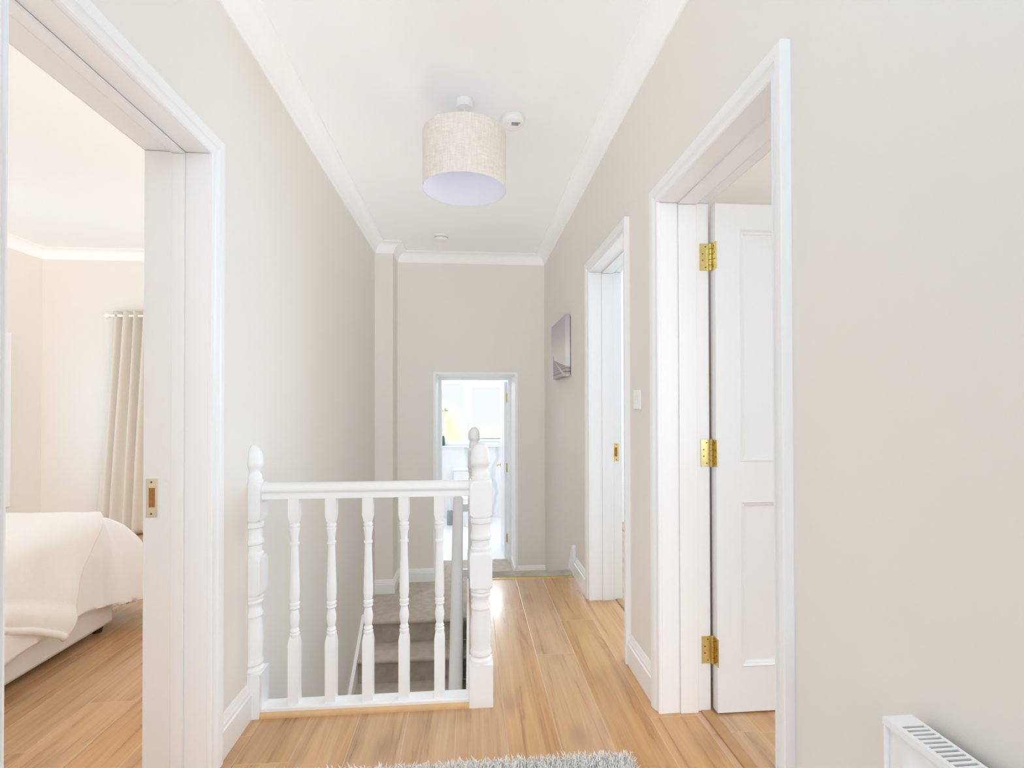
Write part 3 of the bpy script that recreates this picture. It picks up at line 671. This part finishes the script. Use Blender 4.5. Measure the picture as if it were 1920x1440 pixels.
# handrail and spindles of the lower flight
sb = empty('stair_balustrade', (-0.06, 4.2, ZL), 'shaded white handrail and spindles running down the lower flight', 'balustrade')
hs = [(-0.036, 0.0), (0.036, 0.0), (0.038, 0.020), (0.030, 0.026), (0.030, 0.034), (0.040, 0.042), (0.038, 0.060), (0.020, 0.075), (-0.020, 0.075), (-0.038, 0.060), (-0.040, 0.042), (-0.030, 0.034), (-0.030, 0.026), (-0.038, 0.020)]
HY0, HZ0, HS = 4.20, 0.385, 0.757
b = MB(); b.sweep([[(-0.086+a, HY0, HZ0+c*1.2) for a, c in hs], [(-0.076+a, 2.30, HZ0-HS*1.90+c*1.2) for a, c in hs]])
b.build('handrail', M['gloss'], sb, smooth=True, angle=50)
b = MB().box(-0.050, 0.005, 4.165, 4.205, 0.350, 0.412); b.build('rail_return', M['gloss'], sb, bevel=0.004)
b = MB().box(-0.060, 0.005, 4.165, 4.205, -0.175, -0.118); b.build('rail_return', M['gloss'], sb, bevel=0.004)
b = MB().box(-0.004, 0.026, 4.152, 4.208, ZL, 0.40); b.build('newel_post', M['gloss'], sb, bevel=0.004)
b = MB().prism([(4.148, -0.46), (4.148, -0.68), (2.30, -0.68-HS*1.848), (2.30, -0.46-HS*1.848)], -0.085, -0.050, lambda a, c, h: (h, a, c)); b.build('string', M['gloss'], sb, bevel=0.003)
for k in range(11):
    y = 4.09-0.16*k; zt = HZ0-HS*(HY0-y)+0.004; zb_ = -0.46-HS*(4.148-y)-0.03
    baluster(-0.066, y, zb_, zt, 'spindle', sb, low=zb_+0.24, high=zt-0.14)

# ---------------------------------------------------------------- ceiling fittings
lamp = empty('pendant_light', (-0.018, 2.50, ZC), 'oatmeal linen drum shade pendant hanging from the landing ceiling', 'ceiling light')
b = MB().lathe((-0.018, 2.50, 0), [(0.042, 2.700), (0.042, 2.672), (0.039, 2.664), (0.010, 2.660)], 32); b.build('ceiling_rose', M['plastic'], lamp, smooth=True, angle=40)
b = MB().tube([(-0.018, 2.50, 2.664), (-0.018, 2.50, 2.47)], 0.004); b.lathe((-0.018, 2.50, 0), [(0.012, 2.47), (0.018, 2.46), (0.018, 2.42), (0.014, 2.41)], 16); b.build('cord', M['plastic'], lamp, smooth=True)
SR, S0, S1 = 0.203, 2.262, 2.532
tilt = 0.012
def ring(r, z, n=72): return [(-0.018+r*math.cos(2*PI*k/n), 2.50+r*math.sin(2*PI*k/n), z-tilt*r*math.cos(2*PI*k/n)) for k in range(n)]
b = MB().sweep([ring(SR-0.0015, S0), ring(SR, S0), ring(SR, S1), ring(SR-0.0015, S1)], caps=False); shd = b.build('lamp_shade', M['shade'], lamp, smooth=True, angle=50)
b = MB().sweep([ring(SR-0.002, S0+0.0005), ring(SR-0.002, S1-0.0005)], caps=False); b.build('shade_lining', M['lining'], shd, smooth=True, solid=0.0008)
b = MB()
for a in (0.4, 0.4+2*PI/3, 0.4+4*PI/3): b.tube([(-0.018+0.016*math.cos(a), 2.5+0.016*math.sin(a), 2.44), (-0.018+0.199*math.cos(a), 2.5+0.199*math.sin(a), 2.525)], 0.002, 6)
b.build('shade_spider', M['plastic'], lamp)

def emitter(name, col, L):
    mt, nt, b = nodes(name); b.inputs['Emission Color'].default_value = (*col, 1); b.inputs['Emission Strength'].default_value = L; return mt
bp_ = empty('fill_bulb_pendant', (-0.05, 0.2, ZC), 'bare bulb pendant added as fill light over the near end of the landing', 'ceiling light')  # out of view, added to brighten the near walls
b = MB().lathe((-0.05, 0.2, 0), [(0.042, 2.700), (0.042, 2.672), (0.039, 2.664), (0.010, 2.660)], 32).tube([(-0.05, 0.2, 2.664), (-0.05, 0.2, 2.46)], 0.004).lathe((-0.05, 0.2, 0), [(0.012, 2.47), (0.019, 2.46), (0.019, 2.41), (0.014, 2.405)], 16); b.build('cord_and_holder', M['plastic'], bp_, smooth=True, angle=40)
b = MB().lathe((-0.05, 0.2, 0), [(0.013, 2.412), (0.016, 2.395)] + [(0.06*math.sin(a), 2.335+0.06*math.cos(a)) for a in [0.35+(PI-0.36)*k/14 for k in range(15)]], 28); b.build('bulb', emitter('fill_bulb_glass', (0.42, 0.71, 1.0), FILL_BULB), bp_, smooth=True)
d1 = empty('smoke_detector', (0.229, 2.632, ZC), 'round white smoke detector beside the pendant light', 'smoke detector', 'smoke detectors')
b = MB().lathe((0.229, 2.632, 0), [(0.064, 2.700), (0.064, 2.692), (0.061, 2.690), (0.061, 2.684), (0.064, 2.682), (0.061, 2.668), (0.050, 2.660), (0.030, 2.657), (0.001, 2.656)], 48); b.build('housing', M['plastic'], d1, smooth=True, angle=30)
b = MB().lathe((0.205, 2.600, 0), [(0.013, 2.6605), (0.011, 2.6555), (0.001, 2.6550)], 20); b.build('test_button', M['plastic'], d1, smooth=True)
b = MB()
for k in range(5): b.box(0.222, 0.258, 2.592+k*0.006, 2.5945+k*0.006, 2.6555, 2.6585)
b.lathe((0.262, 2.597, 0), [(0.005, 2.6605), (0.005, 2.656)], 10)
b.build('sounder_grille', M['grey'], d1)
d2_ = empty('smoke_detector', (-0.238, 4.51, ZC), 'small round white detector on the ceiling near the end wall', 'smoke detector', 'smoke detectors')
b = MB().lathe((-0.238, 4.51, 0), [(0.062, 2.700), (0.062, 2.682), (0.060, 2.680), (0.060, 2.676), (0.062, 2.674), (0.060, 2.662), (0.050, 2.654), (0.001, 2.652)], 40); b.build('housing', M['plastic'], d2_, smooth=True, angle=30)
b = MB().lathe((-0.238, 4.51, 0), [(0.0615, 2.681), (0.0615, 2.675)], 40); b.build('vent_ring', M['grey'], d2_)

# ---------------------------------------------------------------- wall fittings
sw = empty('light_switch', (XR, 2.229, 1.235), 'white single light switch between the two right hand doorways', 'light switch')
MB().box(XR-0.009, XR, 2.186, 2.272, 1.192, 1.278).build('plate', M['plastic'], sw, bevel=0.002)
MB().prism([(1.222, 0.009), (1.222, 0.012), (1.235, 0.0115), (1.248, 0.0145), (1.248, 0.009)], 2.220, 2.238, lambda a, c, h: (XR-c, h, a)).build('rocker', M['plastic'], sw, bevel=0.0006)
CX, CY0, CY1, CZ0, CZ1 = 0.714, 3.735, 4.375, 1.428, 1.885
pic = empty('canvas_picture', (CX, CY0, CZ0), 'lilac canvas print of a boardwalk hung on the right wall', 'picture')
MB().box(CX, XR-0.004, CY0, CY1, CZ0, CZ1).build('canvas', M['print'], pic, bevel=0.004)
MB().box(XR-0.0045, XR-0.0005, CY0+0.012, CY1-0.012, CZ0+0.012, CZ1-0.012).build('stretcher_frame', M['dark'], pic)

# radiator
RX0, RX1, RY1, RY0, RZ1, RZ0 = 0.682, 0.733, 0.795, -0.40, 0.695, 0.12
rd = empty('radiator', (0.70, 0.2, RZ0), 'white panel radiator with slotted top grille on the right wall', 'radiator')
b = MB(); n = 34
def rfront(i, j):
    y = RY0+0.004+(RY1-0.008-RY0)*i; z = RZ0+0.002+(RZ1-0.004-RZ0)*j
    ph = (RY1-0.030-y)/0.042; t = ph-math.floor(ph)
    e = max(0.0, min(1.0, (RZ1-0.040-z)/0.020, (z-RZ0-0.040)/0.020)); e = e*e*(3-2*e)
    if y > RY1-0.030 or y < RY0+0.03: e = 0
    g = 1-abs(2*t-1)**4
    return (RX0+0.0075-0.0065*g*e, y, z)
b.grid(rfront, 300, 60)
b.build('front_panel', M['rad'], rd, smooth=True, angle=50)
MB().box(RX0, RX1, RY1-0.004, RY1, RZ0, RZ1-0.0005).build('side_panel', M['rad'], rd, bevel=0.0015)
MB().box(RX0, RX1, RY0, RY0+0.004, RZ0, RZ1-0.0005).build('side_panel', M['rad'], rd, bevel=0.0015)
b = MB().box(RX0-0.001, RX0+0.007, RY0, RY1, RZ1-0.012, RZ1).box(RX1-0.006, RX1, RY0, RY1, RZ1-0.012, RZ1).box(RX0+0.007, RX1-0.006, RY1-0.028, RY1, RZ1-0.003, RZ1)
y = RY1-0.028-0.0050; 
while y > RY0+0.03:
    b.box(RX0+0.007, RX1-0.006, y-0.0046, y, RZ1-0.003, RZ1); y -= 0.0096
b.box(RX0+0.007, RX1-0.006, RY0, RY0+0.03, RZ1-0.003, RZ1)
b.build('top_grille', M['rad'], rd)
MB().box(RX0+0.018, RX1-0.003, RY0+0.006, RY1-0.006, RZ0+0.02, RZ1-0.035).build('convector_fins', M['dark'], rd)
for yy in (0.62, -0.22): MB().box(RX1-0.002, XR-0.001, yy-0.02, yy+0.02, RZ0+0.1, RZ1-0.08).build('wall_bracket', M['rad'], rd)

# ---------------------------------------------------------------- shag rug
RG = (-0.60, 0.545, 0.25, 1.715)
rug = empty('shag_rug', (0, 1.0, 0), 'silver grey shaggy rug on the oak floor in the foreground', 'rug')
MB().box(RG[0], RG[1], RG[2], RG[3], 0.0, 0.010).build('backing', M['pile'], rug)
b = MB()
def blade(x, y, big):
    h = random.uniform(0.020, 0.036); a = random.uniform(0, 2*PI); l = random.uniform(0.004, 0.026); wv = random.uniform(0.0012, 0.0024)
    dx, dy = math.cos(a), math.sin(a); px, py = -dy, dx
    p0 = Vector((x, y, 0.008)); p1 = p0+Vector((dx*l*0.45, dy*l*0.45, h*0.7)); p2 = p0+Vector((dx*l, dy*l, h*random.uniform(0.75, 1.05)))
    W = Vector((px, py, 0))*wv
    v = [b.bm.verts.new(q) for q in (p0-W, p0+W, p1+W*0.9, p1-W*0.9, p2)]
    b.bm.faces.new((v[0], v[1], v[2], v[3])); b.bm.faces.new((v[3], v[2], v[4]))
for k in range(15000): blade(random.uniform(RG[0], RG[1]), random.uniform(1.38, RG[3]), True)
for k in range(7000): blade(random.uniform(RG[0], RG[1]), random.uniform(RG[2], 1.38), False)
bmesh_pile = b
o = b.build('pile', M['pile'], rug); o['kind'] = 'stuff'

# ---------------------------------------------------------------- bedroom
bed = empty('bed', (-2.70, 2.0, 0), 'bed with off white upholstered base in the left hand bedroom', 'bed')
MB().box(-3.42, -1.935, 0.95, 2.985, 0.034, 0.34).build('bed_base', M['bedfab'], bed, bevel=0.02, seg=3)
MB().box(-3.41, -1.955, 0.97, 2.975, 0.34, 0.57).build('mattress', M['linen'], bed, bevel=0.05, seg=4)
for x, y in ((-1.985, 2.93), (-3.36, 2.93), (-1.985, 1.0), (-3.36, 1.0)):
    MB().lathe((x, y, 0), [(0.022, 0.0), (0.028, 0.036)], 16).build('leg', M['darkwood'], bed)
MB().box(-3.45, -1.92, 0.86, 0.945, 0.0, 1.05).build('headboard', M['bedfab'], bed, bevel=0.02, seg=3)

def drape(a, c, top, ex, ey, x1, y1, fx, fy, rr):
    """cloth point: a metres past the bed's right side line (negative = on the bed), c metres past the foot line"""
    qx = max(a+rr, 0.0); qy = max(c+rr, 0.0)
    d = math.hypot(qx, qy); bx = x1+min(a, -rr); by = y1+min(c, -rr)
    if d < 1e-6: return Vector((bx, by, top))
    nx, ny = qx/d, qy/d; fl = fx*nx*nx+fy*ny*ny
    L = rr*PI/2
    if d < L:
        g = d/rr; out = rr*math.sin(g); z = top-rr*(1-math.cos(g))
    else:
        h = d-L; out = rr+h*fl/math.hypot(1, fl); z = top-rr-h/math.hypot(1, fl)
    return Vector((bx+nx*out, by+ny*out, z))
def wrinkle(p, s1, a1, off=0.0):
    return a1*noise.noise(Vector((p.x*s1+off, p.y*s1, p.z*s1*0.7)))
X1, Y1 = -1.925, 2.985
SIDE = [(0, 0), (0.05, 0.012), (0.09, 0.05), (0.105, 0.11), (0.115, 0.25), (0.125, 0.60)]
FOOT = [(0, 0), (0.10, 0.025), (0.20, 0.075), (0.29, 0.15), (0.355, 0.24), (0.395, 0.36), (0.41, 0.60)]
def along(P, t):
    for (x0, z0), (x1, z1) in zip(P, P[1:]):
        l = math.hypot(x1-x0, z1-z0)
        if t <= l or (x1, z1) == P[-1]: return x0+(x1-x0)*t/l, z0+(z1-z0)*t/l
        t -= l
def duvet(u, v):
    c = -1.55+(1.55+0.78)*v
    amax = 0.46+0.02*math.sin(c*9)+(0.30*min(1, c/0.3) if c > 0 else 0)
    a = -1.50+(1.50+amax)*u
    a = -1.50+2.6*u; c = -1.55+2.6*v
    rr = 0.09; qx = max(a+rr, 0.0); qy = max(c+rr, 0.0); d = math.hypot(qx, qy)
    bx, by = X1+min(a, -rr), Y1-0.03+min(c, -rr)
    if d < 1e-6: p = Vector((bx, by, 0.618))
    else:
        nx, ny = qx/d, qy/d; f = ny**1.5; d = min(d, 0.50+0.02*math.sin(9*by)+0.20*f+0.02*math.sin(11*bx)); o1, z1 = along(SIDE, d); o2, z2 = along(FOOT, d)
        o, dz = o1+(o2-o1)*f, z1+(z2-z1)*f
        o += 0.020*math.sin(7*math.atan2(ny, nx)+1.0)*min(1, d/0.3)*(1 if nx*ny > 0.02 else 0)
        p = Vector((bx+nx*o, by+ny*o, 0.618-dz))
    hang = max(0, min(1, (0.52-p.z)/0.2))
    w_ = wrinkle(p, 3.2, 0.030)+wrinkle(p, 8, 0.010, 5)
    k = math.sin(p.y*17+p.x*9)*0.010*hang
    n = Vector((0.7, 0.3, 0)) if hang > 0.5 else Vector((0.1, 0.0, 1))
    p = p+n*(w_*0.7+k)
    p.z = max(p.z, 0.022+0.006*math.sin(p.x*30))
    return p
b = MB().grid(duvet, 110, 120)
tag(b.build('duvet', M['linen'], None, smooth=True, angle=180, solid=0.012), 'white duvet hanging over the foot and side of the bed', 'duvet')
def throw(u, v):
    # v: 0 at the slanted foot-side edge, 1 at the near edge;  u: 0 on the bed, 1 at the hem
    a = -1.15+(1.15+0.45-0.30*v**0.8)*u
    e = 2.955-0.02*u
    if a > -0.14: e -= 0.30*min(1, (a+0.14)/0.30)**1.15+0.60*max(0, a-0.16)
    near = 1.72
    y = e+(near-e)*v
    p = drape(a, y-Y1, 0.640, 0, 0, X1+0.022, Y1+0.05, 0.09, 0.3, 0.11)
    hang = max(0, min(1, (0.58-p.z)/0.25))
    w = wrinkle(p, 3.0, 0.030, 11)+wrinkle(p, 9, 0.010, 3)
    k = (0.018*math.sin(y*15+a*5)+0.010*math.sin(y*33+1))*hang
    hem = max(0, (u-0.93)/0.07)
    p = p+Vector((1, 0.1, 0))*(w*0.5*hang+k+0.018*math.sin(hem*PI)) + Vector((0, 0, 1))*w*0.5*(1-hang)
    return p
b = MB().grid(throw, 110, 90)
tb = empty('throw_blanket', (-2.2, 2.5, 0.6), 'cream fleece throw laid over the duvet with a rolled hem', 'blanket')
b.build('blanket', M['fleece'], tb, smooth=True, angle=180, solid=0.016)
b = MB(); path = [throw(1.0, v/40.0)+Vector((0.006, 0, 0.004)) for v in range(41)]
b.tube(path, 0.017, 10); b.build('rolled_hem', M['fleece'], tb, smooth=True, angle=180)

# curtain and pole
cu = empty('curtain', (-3.2, 5.11, 0), 'taupe eyelet curtain at the left end of the bedroom pole', 'curtain')
def curt(u, v):
    z = 0.012+2.095*v; fl = (1-v)
    x = -3.335-0.135*fl**1.15 + u*(0.62+0.10*fl)
    ph = u*7.0*2*PI + 0.4*math.sin(3*v)
    am = 0.030+0.012*v
    if u < 0.13: am *= (u/0.13)**1.0
    return (x+0.006*math.sin(ph*0.5+2*v), 5.105+am*math.cos(ph+0.5)-0.02*fl, z)
MB().grid(curt, 200, 40).build('drape', M['curtain'], cu, smooth=True, angle=180, solid=0.004)
for k in range(7):
    x = -3.335+0.62*(k+0.45)/7
    MB().lathe((x, 5.105, 2.062), [(0.024, -0.003), (0.024, 0.003), (0.018, 0.004), (0.018, -0.004)], 16, 'X', cap=False).build('eyelet', M['threshold'], cu)
po = empty('curtain_pole', (-3.36, 5.105, 2.062), 'pale curtain pole with a ball finial on the bedroom wall', 'curtain pole')
b = MB().tube([(-3.36, 5.105, 2.062), (-1.2, 5.105, 2.062)], 0.013, 14); b.build('pole', M['plastic'], po, smooth=True)
b = MB().lathe((-3.36, 5.105, 2.062), [(0.001, -0.052), (0.015, -0.048), (0.024, -0.036), (0.027, -0.022), (0.022, -0.008), (0.014, -0.002), (0.016, 0.004)], 20, 'X'); b.build('finial', M['plastic'], po, smooth=True)
b = MB().lathe((-3.352, 5.20, 2.062), [(0.024, 0.0), (0.024, -0.008), (0.008, -0.010), (0.008, -0.085)], 16, 'Y'); b.build('bracket', M['plastic'], po, smooth=True)

# ---------------------------------------------------------------- bathroom things
to = empty('toilet', (-0.05, 7.5, ZL), 'white toilet under the frosted bathroom window', 'toilet')
MB().box(-0.225, 0.205, 7.66, 7.858, 0.0, 0.24).build('cistern', M['ceramic'], to, bevel=0.02, seg=3)
MB().box(-0.235, 0.215, 7.648, 7.860, 0.24, 0.268).build('cistern_lid', M['ceramic'], to, bevel=0.008)
b = MB(); rings = []
for z, sx, sy, oy in ((ZL, 0.12, 0.20, 0.02), (ZL+0.10, 0.11, 0.19, 0.02), (ZL+0.22, 0.13, 0.21, 0.0), (ZL+0.33, 0.175, 0.24, -0.02), (ZL+0.395, 0.185, 0.25, -0.02)):
    rings.append([(-0.01+sx*math.cos(2*PI*k/32), 7.43+oy+sy*math.sin(2*PI*k/32), z) for k in range(32)])
b.sweep(rings).build('bowl', M['ceramic'], to, smooth=True, angle=50)
b = MB(); b.sweep([[(-0.01+s*0.19*math.cos(2*PI*k/32), 7.41+s*0.255*math.sin(2*PI*k/32), z) for k in range(32)] for s, z in ((1, ZL+0.397), (1.0, ZL+0.415), (0.95, ZL+0.425))]); b.build('seat', M['ceramic'], to, smooth=True, angle=50)
br = empty('toilet_brush', (-0.27, 7.40, ZL), 'dark toilet brush holder on the bathroom floor beside the toilet', 'toilet brush')
MB().lathe((-0.27, 7.40, 0), [(0.040, ZL), (0.042, ZL+0.01), (0.042, ZL+0.20), (0.038, ZL+0.205)], 20).build('holder', M['grey'], br, smooth=True, angle=40)
MB().lathe((-0.27, 7.40, 0), [(0.008, ZL+0.20), (0.008, ZL+0.36), (0.011, ZL+0.37), (0.001, ZL+0.375)], 12).build('handle', M['plastic'], br, smooth=True, angle=40)
orc = empty('potted_orchid', (-0.385, 7.832, 0.60), 'white orchid in a dark green vase on the bathroom window sill', 'plant')
MB().lathe((-0.385, 7.832, 0), [(0.024, 0.600), (0.030, 0.62), (0.028, 0.68), (0.020, 0.73), (0.018, 0.745)], 20).build('vase', M['vase'], orc, smooth=True)
sp_ = [(-0.385, 7.832, 0.735), (-0.392, 7.835, 0.85), (-0.385, 7.83, 1.0), (-0.365, 7.82, 1.12), (-0.345, 7.81, 1.17)]
MB().tube(sp_, 0.004, 6).build('stem', M['stem'], orc, smooth=True)
for k, (x, z, s) in enumerate(((-0.372, 1.00, 0.05), (-0.383, 0.93, 0.055), (-0.370, 0.87, 0.05), (-0.385, 0.80, 0.045))):
    b = MB()
    for q in range(5):
        a = 2*PI*q/5+k; d = Vector((math.cos(a), 0, math.sin(a))); n = Vector((-d.z, 0, d.x))
        c = Vector((x, 7.80, z))
        pts = [c, c+d*s*0.5+n*s*0.30, c+d*s+n*s*0.10+Vector((0, -0.01, 0)), c+d*s-n*s*0.10+Vector((0, -0.01, 0)), c+d*s*0.5-n*s*0.30]
        b.face(pts)
    b.build('flower', M['petal'], orc, solid=0.002)
b = MB()
for a, l, z in ((0.35, 0.075, 1.125), (0.9, 0.06, 1.14), (2.8, 0.06, 1.12)):
    c = Vector((-0.372, 7.815, z)); d = Vector((math.cos(a), 0, math.sin(a)*0.6)); n = Vector((-d.z, 0, d.x))
    b.face([c, c+d*l*0.5+n*0.012, c+d*l, c+d*l*0.5-n*0.012])
b.build('leaf', M['leaf'], orc, solid=0.002)
